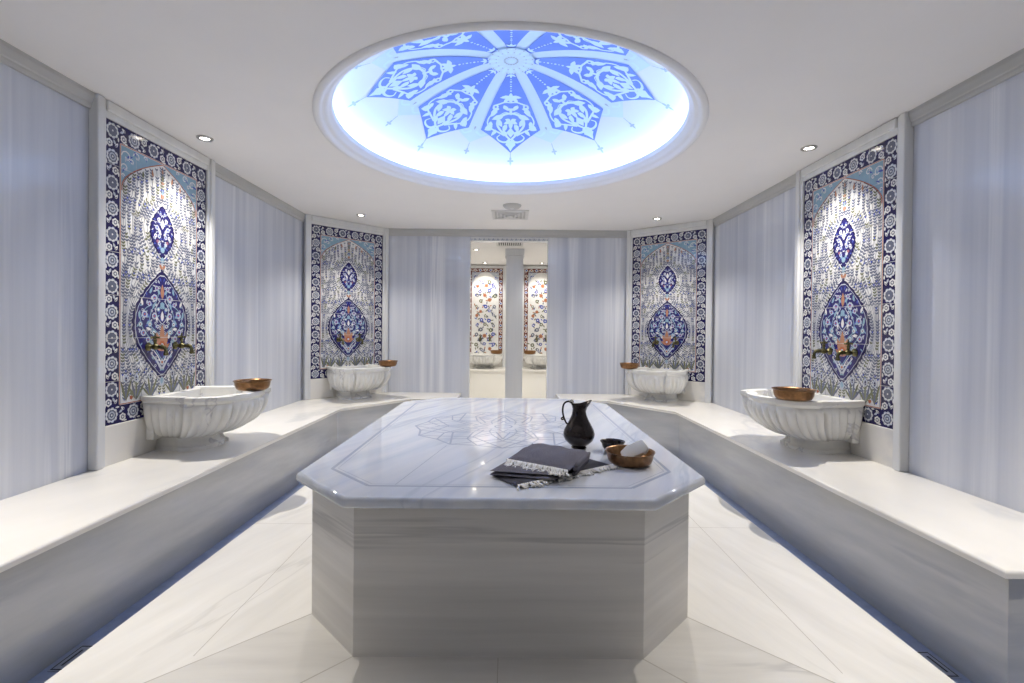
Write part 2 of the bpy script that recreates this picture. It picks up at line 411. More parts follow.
def petals():
    # flower in polar layout: s along the radius, t across, drawn on the dome underside
    def mapper(ang):
        ca, sa = cos(ang), sin(ang)
        def fn(t, s, lay):
            t *= 1.018; s *= 1.018
            x = s * ca - t * sa; y = s * sa + t * ca; r = hypot(x, y)
            return (x, y, dome_h(r) - CEIL - .003 - .0018 * lay)
        return fn
    def grid(d, half, s0, s1, lay, mat, ns=14, nt=4):
        for i in range(ns):
            a, b = s0 + (s1 - s0) * i / ns, s0 + (s1 - s0) * (i + 1) / ns
            for j in range(nt):
                p, q = -1 + 2 * j / nt, -1 + 2 * (j + 1) / nt
                d.poly([(p * half(a), a), (q * half(a), a), (q * half(b), b), (p * half(b), b)], lay, mat)
    BL, PA, OR, GR = 0, 1, 2, 3
    mats = [M['dome_blue'], M['dome_mid'], M['dome_light'], M['dome_grey']]
    # pale underlayer star (eight offset points)
    for k in range(8):
        a = pi / 2 + 2 * pi * (k + .5) / 8
        d = Deco()
        def hp(s):
            if s < .70: return .36 * s
            return max(.0005, .26 * (1 - ((s - .70) / .215) ** 1.15)) if s < .915 else .0005
        grid(d, hp, .12, .915, 0, PA, 18, 6)
        for sg in (-1, 1):
            d.stroke(bez([(sg * .02, .80), (sg * .07, .83), (sg * .11, .80), (sg * .14, .765)], 5), .022, 1, OR, .004)
            d.leaf((sg * .05, .775), pi / 2 - sg * 1.9, .05, .03, 1, OR)
        d.rosette((0, .765), .012, 4, 1, GR, .5); d.leaf((0, .75), pi / 2, .04, .012, 1, GR)
        # hanging pendant beyond the point
        d.stroke([(0, .92), (0, .97)], .005, 0, GR)
        for q in range(4): d.leaf((0, 1.0), q * pi / 2, .035 if q % 2 else .026, .016, 0, GR)
        d.build('painted_point', mapper(a - pi / 2 + pi / 2), mats, DOME).rotation_euler = (0, 0, 0)
    for k in range(8):
        a = pi / 2 + 2 * pi * k / 8
        d = Deco()
        def hb(s):
            if s < .735: return max(.03, (.247 + (s - .735) * .385))
            return max(.0008, .247 * (1 - (s - .735) / .245))
        grid(d, hb, .15, .735, 2, BL, 12, 4); grid(d, hb, .735, .979, 2, BL, 6, 4)
        L = 3
        # pendant chain near the hub
        for i, s in enumerate((.19, .225, .25, .275, .30, .325, .35)):
            d.disc((0, s), .006 if i % 2 else .009, L, OR, 6)
        for q in (-.9, 0, .9): d.leaf((0, .165), pi / 2 + q, .045, .018, L, OR)
        # upper palmette
        for q, l in ((0, .07), (-.75, .085), (.75, .085), (-1.45, .085), (1.45, .085)):
            d.leaf((0, .41), -pi / 2 * 1 + q + pi, l, .036, L, OR)
        d.leaf((0, .42), -pi / 2, .05, .03, L, OR)
        for sg in (-1, 1):
            S = lambda p: [(sg * x, y) for x, y in p]
            d.leaf((sg * .055, .50), pi / 2 + sg * .4, .07, .04, L, OR, sg * .2)
            d.stroke(bez(S([(0, .475), (.045, .47), (.085, .485), (.12, .50), (.135, .525), (.115, .545), (.095, .53)]), 5), .013, L, OR, .02)
            d.disc((sg * .118, .512), .024, L, OR, 10)
            d.disc((sg * .118, .512), .009, L + 1, BL, 8)
            d.leaf((sg * .12, .53), pi / 2 - sg * .2, .085, .05, L, OR, -sg * .2)
            d.leaf((sg * .11, .56), pi / 2 - sg * 1.1, .075, .04, L, OR, sg * .3)
            # big inner scroll crossing at the axis
            d.stroke(bez(S([(0, .585), (.055, .60), (.10, .645), (.11, .70), (.085, .755), (.04, .81), (0, .855)]), 6), .022, L, OR, .018)
            d.stroke(bez(S([(0, .60), (-.04, .575), (-.085, .60)]), 5), .010, L, OR, .006)
            d.leaf((sg * .06, .60), pi / 2 + sg * -.9, .10, .055, L, OR, -sg * .25)
            d.leaf((sg * .10, .64), pi / 2 + sg * .1, .085, .045, L, OR, sg * .2)
            # outer scroll to the shoulders
            d.stroke(bez(S([(.05, .81), (.11, .77), (.165, .73), (.19, .675), (.175, .62), (.15, .59)]), 6), .017, L, OR, .010)
            d.leaf((sg * .150, .71), pi / 2 - sg * 1.15, .075, .062, L, OR)
            d.leaf((sg * .16, .66), pi / 2 - sg * .3, .06, .035, L, OR, sg * .3)
            d.leaf((sg * .03, .70), pi / 2 - sg * .7, .08, .045, L, OR, sg * .3)
            d.leaf((sg * .06, .76), pi / 2 + sg * .5, .07, .03, L, OR)
            d.leaf((sg * .125, .745), pi / 2 - sg * .3, .07, .035, L, OR, -sg * .3)
            d.stroke(bez(S([(.02, .87), (.06, .875), (.10, .855), (.115, .825), (.09, .80)]), 5), .022, L, OR, .008)
            d.leaf((sg * .005, .84), pi / 2 - sg * .5, .07, .035, L, OR)
        # centre bud and tip palmette
        for q, l in ((0, .06), (-1.0, .055), (1.0, .055)): d.leaf((0, .535), pi / 2 + q, l if q == 0 else .04, .024, L, OR)
        for q, l in ((0, .085), (-1.1, .065), (1.1, .065), (-2.0, .05), (2.0, .05)): d.leaf((0, .665), pi / 2 + q, l, .036, L, OR)
        d.fan((0, .78), [(0, .73), (.036, .78), (0, .83), (-.036, .78)], L, OR)
        d.fan((0, .905), [(0, .965), (.022, .925), (.045, .90), (.03, .875), (0, .862), (-.03, .875), (-.045, .90), (-.022, .925)], L, OR)
        # pendant beyond the tip
        d.stroke([(0, .98), (0, 1.025)], .006, 0, GR)
        for q in range(4): d.leaf((0, 1.065), q * pi / 2, .045 if q % 2 else .032, .020, 0, GR)
        d.build('painted_petal', mapper(a), mats, DOME)
    d = Deco()
    d.rosette((0, 0), .165, 16, 5, PA, .10)
    for i in range(16):
        a = 2 * pi * i / 16
        d.leaf((.08 * cos(a), .08 * sin(a)), a, .085, .03, 6, OR); d.disc((.045 * cos(a), .045 * sin(a)), .009, 6, GR, 6)
        d.disc((.15 * cos(a + .2), .15 * sin(a + .2)), .007, 6, GR, 5); d.disc((.105 * cos(a + .2), .105 * sin(a + .2)), .006, 6, GR, 5)
    d.rosette((0, 0), .03, 8, 7, OR, .3)
    d.build('painted_hub', lambda x, y, l: (x, y, dome_h(hypot(x, y)) - CEIL - .003 - .0018 * l), mats, DOME)
petals()

# ================================================================== TILE PANELS
AH, A0, A1 = .46, .672, 2.467               # art half width, bottom, top
BW = .112
def arch(v):                                 # half width of the white field at height v above the art's foot
    f = AH - BW - .01
    if v < 1.44: return f
    t = min(1, (v - 1.44) / .235)
    return f * max(0, (1 - t ** 1.9) * .82 + .18 * (1 - t))
def med(v, c0, c1, w, hw, wid=None):
    """pointed oval half width"""
    if v <= c0 or v >= c1: return 0
    t = (v - c0) / (hw - c0) if v < hw else (c1 - v) / (c1 - hw)
    return w * sin(t * pi / 2) ** (1.0 if v < hw else .92)
def design():
    d = Deco()
    H = A1 - A0
    d.poly([(-AH, 0), (AH, 0), (AH, H), (-AH, H)], 0, NAVY)
    i = AH - BW
    d.poly([(-i, BW), (i, BW), (i, H - BW), (-i, H - BW)], 1, SKY)
    # border flowers
    def bflower(c, big, ph=0):
        if big:
            d.rosette(c, .047, 9, 1.5, PALE, .16, ph); d.rosette(c, .040, 9, 1.8, WHITE, .12, ph); d.rosette(c, .034, 9, 2.1, SLATE, .12, ph + .2)
            d.disc(c, .023, 2.5, PALE if ph < .5 else SLATE, 12); d.rosette(c, .017, 7, 3, SLATE, .25); d.disc(c, .006, 3.5, WHITE, 6)
        else:
            d.rosette(c, .025, 6, 1.5, WHITE, .2, ph); d.disc(c, .014, 2, SLATE, 8); d.disc(c, .007, 2.5, WHITE, 6)
    def run(a, b, inner):
        n = max(1, round(hypot(b[0] - a[0], b[1] - a[1]) / .158)); L = hypot(b[0] - a[0], b[1] - a[1])
        tx, ty = (b[0] - a[0]) / L, (b[1] - a[1]) / L; nx, ny = -ty, tx
        st = L / n
        for k in range(n + 1):
            c = (a[0] + tx * st * k, a[1] + ty * st * k)
            if (k < n or inner) and (k > 0 or inner): bflower(c, True, (k % 2) * .7)
            if k < n:
                s = 1 if k % 2 else -1
                m = (c[0] + tx * st * .5 + nx * .022 * s, c[1] + ty * st * .5 + ny * .022 * s); bflower(m, False)
                ba = atan2(ty, tx)
                q = (c[0] + tx * st * .42 - nx * .018 * s, c[1] + ty * st * .42 - ny * .018 * s)
                d.leaf(q, ba - s * .9, .034, .019, 1.5, WHITE, .2 * s); d.leaf(q, ba - s * .9, .022, .008, 2, SLATE)
                q = (c[0] + tx * st * .50 - nx * .022 * s, c[1] + ty * st * .5 - ny * .022 * s)
                d.leaf(q, ba + s * .5, .032, .016, 1.5, PALE)
                d.leaf((c[0] + tx * st * .3 + nx * .045 * s, c[1] + ty * st * .3 + ny * .045 * s), ba, .03, .011, 1.5, WHITE)
                d.leaf((c[0] + tx * st * .65 - nx * .042 * s, c[1] + ty * st * .65 - ny * .042 * s), ba, .03, .012, 1.5, WHITE)
    e = AH - BW / 2
    run((-e, BW / 2), (-e, H - BW / 2), True); run((e, BW / 2), (e, H - BW / 2), True)
    run((-e, BW / 2), (e, BW / 2), False); run((-e, H - BW / 2), (e, H - BW / 2), False)
    # fine red and white lines round the inner field
    for w, m, l in ((.010, WHITE, 3.6), (.005, RED, 3.9)):
        for a, b in (((-i, BW), (i, BW)), ((i, BW), (i, H - BW)), ((i, H - BW), (-i, H - BW)), ((-i, H - BW), (-i, BW))):
            d.stroke([a, b], w, l, m)
    # sky blue spandrels: white scrolls
    rnd = random.Random(3)
    for sg in (-1, 1):
        for (x, y, r) in ((.30, 1.62, .04), (.22, 1.645, .03), (.315, 1.55, .028), (.145, 1.662, .017), (.26, 1.60, .02), (.325, 1.50, .013)):
            pts = [(sg * (x + r * (1 - .09 * k) * cos(k * .7)), y + r * (1 - .09 * k) * sin(k * .7)) for k in range(10)]
            d.stroke(pts, .007, 1.6, WHITE)
            d.leaf((sg * x, y), rnd.uniform(0, 6), r * .9, r * .4, 1.7, PALE)
            d.leaf((sg * x, y), rnd.uniform(0, 6), r * 1.3, r * .35, 1.65, COBALT)
    # white arched field
    vs = [BW + (H - BW - .008 - BW) * k / 70 for k in range(71)]
    right = [(arch(v), v) for v in vs]; left = [(-arch(v), v) for v in vs[::-1]]
    for k in range(70):
        a, b = arch(vs[k]), arch(vs[k + 1])
        d.poly([(-a, vs[k]), (a, vs[k]), (b, vs[k + 1]), (-b, vs[k + 1])], 2, WHITE)
    d.stroke([p for p in right if p[1] > 1.4], .0055, 4, RED); d.stroke([p for p in left if p[1] > 1.4], .0055, 4, RED)
    d.stroke([(x - .008, y) for x, y in right if 1.4 < y < 1.6], .004, 4.1, NAVY); d.stroke([(x + .008, y) for x, y in left if 1.4 < y < 1.6], .004, 4.1, NAVY)
    big = lambda v: med(v, .23, .96, .25, .60)
    sml = lambda v: med(v, 1.04, 1.40, .108, 1.215)
    # foliage: flowering spikes on stems that flow round the medallions
    stems = (.014, .052, .092, .132, .172, .212, .252, .290, .322)
    for sg in (-1, 1):
        for j, u0 in enumerate(stems):
            path = []; v = BW + .015 + .02 * (j % 2)
            while v < 1.66:
                m = max(big(v), sml(v)); m = m + .020 if m > .004 else .0
                w = .332 - m
                u = min(m + u0 / .332 * w + .009 * sin(v * 15 + j * 1.1) * (w / .33), .325)
                if u > arch(v) - .012: break
                path.append((sg * u, v, w / len(stems))); v += .0095
            if len(path) < 3: continue
            run_ = []
            for q in path[::2]: run_.append(q[:2])
            d.stroke(run_, .0035, 3, SLATE)
            for k in range(1, len(path) - 1, 2):
                sp = path[k][2]
                if (sp < .013 and j % 3) or (sp < .024 and j % 2): continue
                a = atan2(path[k + 1][1] - path[k - 1][1], path[k + 1][0] - path[k - 1][0])
                ph = (path[k][1] * 4.2 + j * .37) % 1.0            # spikes with short gaps of bare stem between them
                if ph < .16: continue
                g = .75 + .5 * ph
                c = path[k][:2]
                for s_ in (-1, 1):
                    d.leaf(c, a + s_ * .75, .0235 * g, .0115, 3.1, SLATE if (k // 6 + j) % 6 else OLIVE)
                if k % 16 == 1: d.rosette(c, .0075, 5, 3.3, COBALT, .3)
    # lower tufts and tulips
    for sg in (-1, 1):
        for (x, n) in ((.10, 6), (.22, 5), (.30, 3)):
            for q in range(n):
                a = pi / 2 + (q - (n - 1) / 2) * .28
                d.leaf((sg * x, BW + .01), a, .17 - .02 * abs(q - n / 2), .018, 3.4, SLATE if q % 2 else OLIVE, .12 * (q - n / 2) * .2)
            d.leaf((sg * x, BW + .12), pi / 2, .06, .04, 3.6, PALE); d.leaf((sg * x, BW + .13), pi / 2, .035, .018, 3.7, NAVY)
        d.rosette((sg * .26, BW + .03), .014, 5, 3.8, RED, .3)
    # medallions
    def medal(fn, c0, c1, lay, k, amp, mat, inset=0):
        n = 46; R = []
        for q in range(n + 1):
            v = c0 + inset * 1.6 + (c1 - c0 - inset * 3.2) * q / n
            w = max(0, fn(v) - inset) + amp * abs(sin(q * pi * k / n))
            R.append((w, v))
        hw = (c0 + c1) / 2
        d.fan((0, hw - .02), R + [(-w, v) for w, v in R[::-1]], lay, mat)
    medal(big, .23, .96, 4.2, 14, .012, NAVY); medal(big, .23, .96, 4.5, 14, .004, PALE, .018); medal(big, .23, .96, 4.8, 14, .004, INK, .023)
    # deep navy ground inside, with blossoms
    rn = random.Random(11); v = .29
    while v < .92:
        u = .022
        while u < big(v) - .034:
            x, y = u + rn.uniform(-.006, .006), v + rn.uniform(-.008, .008); kk = rn.random(); aa = rn.uniform(0, 6.28)
            for sg in (-1, 1):
                if kk < .3: d.rosette((sg * x, y), .011, 5, 5.02, PALE, .3); d.disc((sg * x, y), .005, 5.1, NAVY if kk < .2 else RED, 5)
                else: d.leaf((sg * x, y), aa if sg > 0 else pi - aa, .030, .011, 5.0, (SKY, COBALT, COBALT, PALE)[int(kk * 40) % 4])
            u += .036
        v += .031
    for sg in (-1, 1):
        S = lambda p: [(sg * x, y) for x, y in p]
        d.stroke(bez(S([(0, .36), (.05, .42), (.10, .50), (.16, .56), (.19, .63), (.15, .70), (.09, .73)]), 5), .006, 5.3, SKY)
        d.stroke(bez(S([(0, .50), (.05, .55), (.11, .60), (.10, .68), (.05, .76), (.03, .83)]), 5), .006, 5.3, SKY)
        d.stroke(bez(S([(0, .60), (.04, .64), (.06, .70), (.02, .76)]), 5), .006, 5.3, PALE)
        for (x, y, r, m) in ((.07, .775, .026, PALE), (.115, .735, .018, PALE), (.155, .665, .026, PALE), (.19, .60, .02, SKY), (.07, .655, .024, PALE), (.165, .545, .024, PALE),
                             (.11, .60, .020, SKY), (.05, .84, .018, PALE), (.035, .70, .016, SKY), (.125, .50, .020, PALE), (.075, .545, .022, SKY), (.085, .44, .016, PALE), (.04, .585, .014, WHITE)):
            d.rosette((sg * x, y), r, 7, 5.6, m, .2); d.disc((sg * x, y), r * .55, 5.8, COBALT if m != SKY else WHITE, 8); d.disc((sg * x, y), r * .28, 6, RED if m == PALE else NAVY, 6)
        for (x, y, a, l, m) in ((.11, .80, 1.9, .05, SKY), (.17, .72, 1.2, .05, WHITE), (.20, .64, 1.6, .05, SKY), (.12, .645, .4, .05, SKY), (.04, .625, .8, .05, WHITE), (.14, .60, 2.5, .045, SKY),
                                (.085, .70, 1.9, .05, SKY), (.10, .565, .2, .045, WHITE), (.10, .47, 1.1, .045, SKY), (.06, .50, 1.4, .05, WHITE), (.02, .80, .9, .045, SKY)):
            aa = a if sg > 0 else pi - a
            d.leaf((sg * x, y), aa, l, .020, 5.5, m, .1)
        # pale lower chevrons (cypress tails)
        d.stroke(S([(.005, .30), (.05, .36), (.10, .41)]), .020, 5.4, PALE, .008); d.stroke(S([(.005, .335), (.04, .39), (.08, .43)]), .010, 5.5, WHITE, .004)
        d.leaf((0, .43), pi / 2 - sg * .55, .13, .045, 5.4, TERRA, sg * .15)
        d.leaf((0, .42), pi / 2 - sg * .95, .09, .03, 5.3, TERRA)
    d.leaf((0, .45), pi / 2, .15, .05, 5.7, TERRA); d.leaf((0, .77), pi / 2, .10, .035, 5.9, TERRA); d.rosette((0, .46), .032, 8, 6.1, RED, .2); d.disc((0, .46), .014, 6.3, PALE, 8)
    d.rosette((0, .73), .022, 6, 6, SKY, .2); d.leaf((0, .62), pi / 2, .07, .03, 6, WHITE); d.rosette((0, .345), .022, 6, 6, PALE, .25); d.disc((0, .345), .01, 6.2, RED, 6)
    # pointed finials
    d.leaf((0, .94), pi / 2, .05, .028, 4.4, NAVY); d.leaf((0, .25), -pi / 2, .075, .05, 4.4, PALE); d.leaf((0, .245), -pi / 2, .05, .03, 4.6, SKY)
    # crescent below the small medallion
    d.fan((0, .985), [(.028 * cos(t), .998 + .028 * sin(t)) for t in [pi + pi * q / 10 for q in range(11)]] + [(.014 * cos(t), 1.002 + .012 * sin(t)) for t in [2 * pi - pi * q / 6 for q in range(7)]], 4.4, TERRA)
    medal(sml, 1.04, 1.40, 4.2, 12, .008, NAVY); medal(sml, 1.04, 1.40, 4.5, 10, .003, INK, .012)
    for sg in (-1, 1):
        for (x, y, r, m) in ((.035, 1.30, .014, WHITE), (.05, 1.245, .018, PALE), (.062, 1.19, .014, WHITE), (.03, 1.19, .016, PALE), (.03, 1.14, .014, PALE), (.02, 1.34, .010, PALE), (.045, 1.155, .010, RED)):
            d.rosette((sg * x, y), r, 6, 5.2, m, .2); d.disc((sg * x, y), r * .45, 5.4, COBALT, 6)
        d.leaf((sg * .01, 1.20), pi / 2 - sg * .8, .06, .022, 5, WHITE, sg * .3); d.leaf((sg * .01, 1.26), pi / 2 - sg * .6, .05, .018, 5, PALE)
        d.leaf((sg * .012, 1.10), pi / 2 - sg * .4, .055, .02, 5, SKY)
    v = 1.075
    while v < 1.37:
        u = .012
        while u < sml(v) - .02:
            x, y = u + rn.uniform(-.004, .004), v + rn.uniform(-.004, .004); aa = rn.uniform(0, 6.28); kk = rn.random()
            for sg in (-1, 1): d.leaf((sg * x, y), aa if sg > 0 else pi - aa, .022, .009, 5.0, PALE if kk < .5 else COBALT)
            u += .024
        v += .022
    d.rosette((0, 1.10), .02, 7, 5.5, SKY, .2); d.leaf((0, 1.24), pi / 2, .07, .03, 5.3, WHITE); d.leaf((0, 1.055), -pi / 2, .05, .034, 4.4, SKY)
    # little finials above
    d.rosette((0, 1.46), .017, 5, 4, TERRA, .2); d.leaf((0, 1.47), pi / 2, .035, .018, 4.1, SKY); d.leaf((0, 1.425), pi / 2, .02, .012, 4.1, NAVY)
    d.leaf((0, 1.56), pi / 2, .05, .022, 4.1, OLIVE); d.rosette((0, 1.55), .012, 5, 4.2, TERRA, .2); d.leaf((0, 1.61), pi / 2, .035, .018, 4.1, TERRA)
    for sg in (-1, 1): d.leaf((sg * .085, 1.565), pi / 2 - sg * .2, .05, .018, 4.1, TERRA); d.leaf((sg * .17, 1.53), pi / 2, .05, .018, 4.1, TERRA if sg < 0 else OLIVE)
    # grout lines
    for k in range(1, 7): d.stroke([(-AH, k * H / 7), (AH, k * H / 7)], .0026, 6.8, GROUT)
    for u in (-.23, 0, .23):
        for a, b in ((0, .23), (.96, 1.04), (1.40, H)) if u == 0 else ((0, H),): d.stroke([(u, a), (u, b)], .002, 6.8, GROUT)
    return d
TILE = design()
def frame_part(root, ah, a0, a1, fw, top, base, mat, plinth=True):
    """marble architrave round the tiles, moulded in three steps"""
    bm = bmesh.new()
    for s in (-1, 1):
        x0, x1 = s * (ah + .002), s * (ah + fw)
        lo, hi = min(x0, x1), max(x0, x1)
        add_box(bm, (lo, 0, base), (hi, .040, top - .001), .004)
        a = s * (ah + fw * .35); add_box(bm, (min(a, x1), .03, base), (max(a, x1), .056, top - .0015), .008, 3)
    add_box(bm, (-ah - .002, 0, a1), (ah + .002, .039, top - .002), .004)
    add_box(bm, (-ah - .002, .03, a1 + (top - a1) * .35), (ah + .002, .054, top - .003), .008, 3)
    from_bm('marble_frame', bm, mat, root)
    if plinth:
        bm = bmesh.new(); add_box(bm, (-ah - .001, 0, base), (ah + .001, .034, a0 - .001), .003)
        from_bm('plinth', bm, M['bench'], root)
def tile_panel():
    root = empty('tile_panel', 'x', 'tile panel', group='blue floral tile panels')
    frame_part(root, AH, A0, A1, PWH - AH, CEIL, BEN, M['frame'])
    bm = bmesh.new(); add_box(bm, (-AH, 0, A0), (AH, .024, A1)); from_bm('tile_backing', bm, G[GROUT], root)
    TILE.build('tile_picture', lambda u, v, l: (u, .0255 + .0007 * l, A0 + v), G, root)
    return root
DL = (-(XW + XB) / 2, (YC + YB) / 2); DR = ((XW + XBR) / 2, (YCR + YB) / 2)
RZR = atan2(YB - YCR, XBR - XW)
SPOTS = [('left', (-XW, PL, 0), -pi / 2), ('right', (XW, PR, 0), pi / 2), ('fl', (DL[0], DL[1], 0), -3 * pi / 4), ('fr', (DR[0], DR[1], 0), RZR)]
pl_labels = ['blue and white floral tile panel on the left side wall, nearest on the left',
             'blue and white floral tile panel on the right side wall, nearest on the right',
             'smaller looking blue floral tile panel on the far left angled wall',
             'smaller looking blue floral tile panel on the far right angled wall']
p0 = tile_panel()
for i, (k, loc, rz) in enumerate(SPOTS):
    o = p0 if i == 0 else copy_tree(p0)
    o.location = loc; o.rotation_euler = (0, 0, rz); o['label'] = pl_labels[i]

# ================================================================== BASINS
def outline(n_flank=14, n_cor=12, n_front=26):
    P = []
    def seg(a, b, n, bulge=0):
        for k in range(n):
            t = k / n; x = a[0] + (b[0] - a[0]) * t; y = a[1] + (b[1] - a[1]) * t
            dx, dy = b[0] - a[0], b[1] - a[1]; L = hypot(dx, dy)
            w = bulge * 4 * t * (1 - t); P.append((x + dy / L * w, y - dx / L * w))
    # right flank (x>0) from the wall outward, corner lobe, front, then mirrored
    half = []
    seg((.275, 0), (.312, .32), n_flank, .010)
    seg((.312, .32), (.354, .328), 3)
    seg((.354, .328), (.228, .575), n_cor, .030)
    seg((.228, .575), (.196, .545), 3)
    seg((.195, .545), (0, .612), n_front // 2, .014)
    half = list(P)
    return half + [(0, .612)] + [(-x, y) for x, y in half[::-1]]
OUT = outline()
def normals(P):
    N = []
    for i, p in enumerate(P):
        a = P[max(i - 1, 0)]; b = P[min(i + 1, len(P) - 1)]
        dx, dy = b[0] - a[0], b[1] - a[1]; L = hypot(dx, dy); N.append((dy / L, -dx / L))
    return N
def shell(bm, levels, capfirst=False, caplast=False):
    rings = [[bm.verts.new(p) for p in lv] for lv in levels]
    for A, B in zip(rings, rings[1:]):
        for i in range(len(A) - 1): bm.faces.new((A[i], A[i + 1], B[i + 1], B[i]))
    if capfirst: bm.faces.new(rings[0][::-1])
    if caplast: bm.faces.new(rings[-1])
    return rings
def basin_parts(root, H0=BEN, H1=.815, ped=.085):
    fine = []
    for a, b in zip(OUT, OUT[1:]):
        for k in range(3): fine.append((a[0] + (b[0] - a[0]) * k / 3, a[1] + (b[1] - a[1]) * k / 3))
    fine.append(OUT[-1])
    NN = normals(fine)
    # flute phase from arc length
    S = [0]
    for a, b in zip(fine, fine[1:]): S.append(S[-1] + hypot(b[0] - a[0], b[1] - a[1]))
    nfl = 31; F = [abs(sin(pi * nfl * s / S[-1])) ** .6 for s in S]
    def lv(h, sc, off=0, fl=0, cy=.0):
        out = []
        for (x, y), (nx, ny), f in zip(fine, NN, F):
            o = off + fl * (f - .5)
            X = x * sc + nx * o; Y = max(0, (y + ny * o * (1 if y > .02 else 0)) * (sc if True else 1))
            out.append((X, Y, h))
        out[0] = (out[0][0], 0, h); out[-1] = (out[-1][0], 0, h)
        return out
    L = []
    HB = H0 + ped
    inner = []
    # inside of the bowl, from its floor up to the rim
    for t in (1, .9, .75, .5, .25, .1, 0):
        inner.append(lv(H1 - .006 - (H1 - HB - .06) * t, (.45 + .47 * sqrt(max(0, 1 - t ** 2.4))), -.028 if t < 1 else -.028))
    rim = [lv(H1, .955, -.018), lv(H1, 1, -.008), lv(H1 - .004, 1, 0), lv(H1 - .03, 1, 0), lv(H1 - .036, 1, -.006), lv(H1 - .044, 1, -.014), lv(H1 - .050, .985, -.010)]
    body = []
    hb = H1 - .055
    for k in range(13):
        t = k / 12
        sc = .50 + .48 * sqrt(max(0, 1 - t ** 2.1))
        amp = .026 * min(1, t * 6) * (1 - .45 * t)
        body.append(lv(hb - (hb - HB) * t, sc, -.004, amp))
    bm = bmesh.new(); shell(bm, inner + rim + body, capfirst=True, caplast=True)
    from_bm('bowl', bm, M['basin'], root, True, 42)
    # thick back slab against the wall
    bm = bmesh.new(); add_box(bm, (-.235, 0, HB), (.235, .05, H1 - .012), .004)
    from_bm('back_slab', bm, M['basin'], root)
    bm = bmesh.new()
    def fl(h, sc): return [(x * sc, max(0, y * sc), h) for x, y in fine[::3]]
    shell(bm, [fl(H0, .56), fl(H0 + .024, .56), fl(H0 + .032, .53), fl(H0 + .045, .51), fl(HB - .012, .50), fl(HB, .50)], True, True)
    from_bm('pedestal', bm, M['basin'], root, True, 35)
def make_basin():
    r = empty('wash_basin', 'x', 'basin', group='fluted marble wash basins')
    basin_parts(r); return r
b_labels = ['fluted marble wash basin below the nearest left tile panel',
            'fluted marble wash basin below the nearest right tile panel',
            'fluted marble wash basin in the far left corner of the room',
            'fluted marble wash basin in the far right corner of the room']
b0 = make_basin()
def at(loc, rz, x, y): return (loc[0] + x * cos(rz) - y * sin(rz), loc[1] + x * sin(rz) + y * cos(rz))
for i, (k, loc, rz) in enumerate(SPOTS):
    o = b0 if i == 0 else copy_tree(b0)
    x, y = at(loc, rz, (-.085, .045, 0, 0)[i], .036)
    o.location = (x, y, 0); o.rotation_euler = (0, 0, rz); o['label'] = b_labels[i]

# ================================================================== TAPS
def make_tap():
    r = empty('brass_tap', 'x', 'tap', group='aged brass taps above the basins')
    def along(bm, prof, n=20):                # lathe about local y
        k = len(bm.verts); add_lathe(bm, prof, n)
        bm.verts.ensure_lookup_table()
        for v in bm.verts[k:]: v.co = Vector((v.co.x, v.co.z, -v.co.y))
    bm = bmesh.new()
    along(bm, [(0, 0), (.030, 0), (.030, .006), (.022, .012), (.014, .018), (.012, .04), (.018, .045), (.021, .055), (.021, .075), (.018, .085), (.013, .09), (.013, .115), (.017, .12), (.017, .128), (.012, .132), (0, .132)])
    from_bm('tap_body', bm, M['bronze'], r, True, 50)
    bm = bmesh.new()
    add_tube(bm, smoothpath([(0, .115, 0), (0, .145, -.002), (0, .163, -.018), (0, .166, -.045)], 6), [.014] * 12 + [.013] * 4 + [.015] * 3, 14)
    add_lathe(bm, [(0, -.06), (.014, -.06), (.0185, -.056), (.0185, -.045), (.014, -.042), (0, -.042)], 16, 0, .166)
    from_bm('spout', bm, M['bronze'], r, True, 50)
    bm = bmesh.new()
    add_lathe(bm, [(0, .018), (.012, .018), (.010, .035), (.014, .04), (.014, .05), (.007, .055), (.007, .066), (0, .066)], 16, 0, .065)
    for a in range(4):
        c, s = cos(a * pi / 2 + .4), sin(a * pi / 2 + .4)
        add_tube(bm, [(0, .065, .064), (.012 * c, .065 + .012 * s, .066), (.022 * c, .065 + .022 * s, .066), (.030 * c, .065 + .030 * s, .066), (.034 * c, .065 + .034 * s, .066)], [.006, .0055, .006, .009, .005], 10)
    add_lathe(bm, [(.0, .060), (.010, .062), (.011, .072), (.006, .082), (.004, .086), (.007, .09), (.006, .096), (0, .099)], 14, 0, .065)
    from_bm('cross_handle', bm, M['bronze'], r, True, 50)
    return r
t0 = make_tap(); first = True
sd = [('nearer the camera', 'farther from the camera'), ('farther from the camera', 'nearer the camera'), ('on its left', 'on its right'), ('on its left', 'on its right')]
where = ['nearest left tile panel', 'nearest right tile panel', 'far left tile panel', 'far right tile panel']
for i, (k, loc, rz) in enumerate(SPOTS):
    for j, u in enumerate((.125, -.125)):
        o = t0 if first else copy_tree(t0); first = False
        x, y = at(loc, rz, u, .0305); o.location = (x, y, 1.125); o.rotation_euler = (0, 0, rz); o.scale = (.92, .70, .92)
        if i == 0: s = sd[0][j]
        elif i == 1: s = sd[1][j]
        else: s = ('left hand' if j == 0 else 'right hand')
        o['label'] = ('aged brass tap on the %s, the one %s' % (where[i], s)) if i < 2 else ('%s brass tap of the pair on the %s' % (s, where[i]))

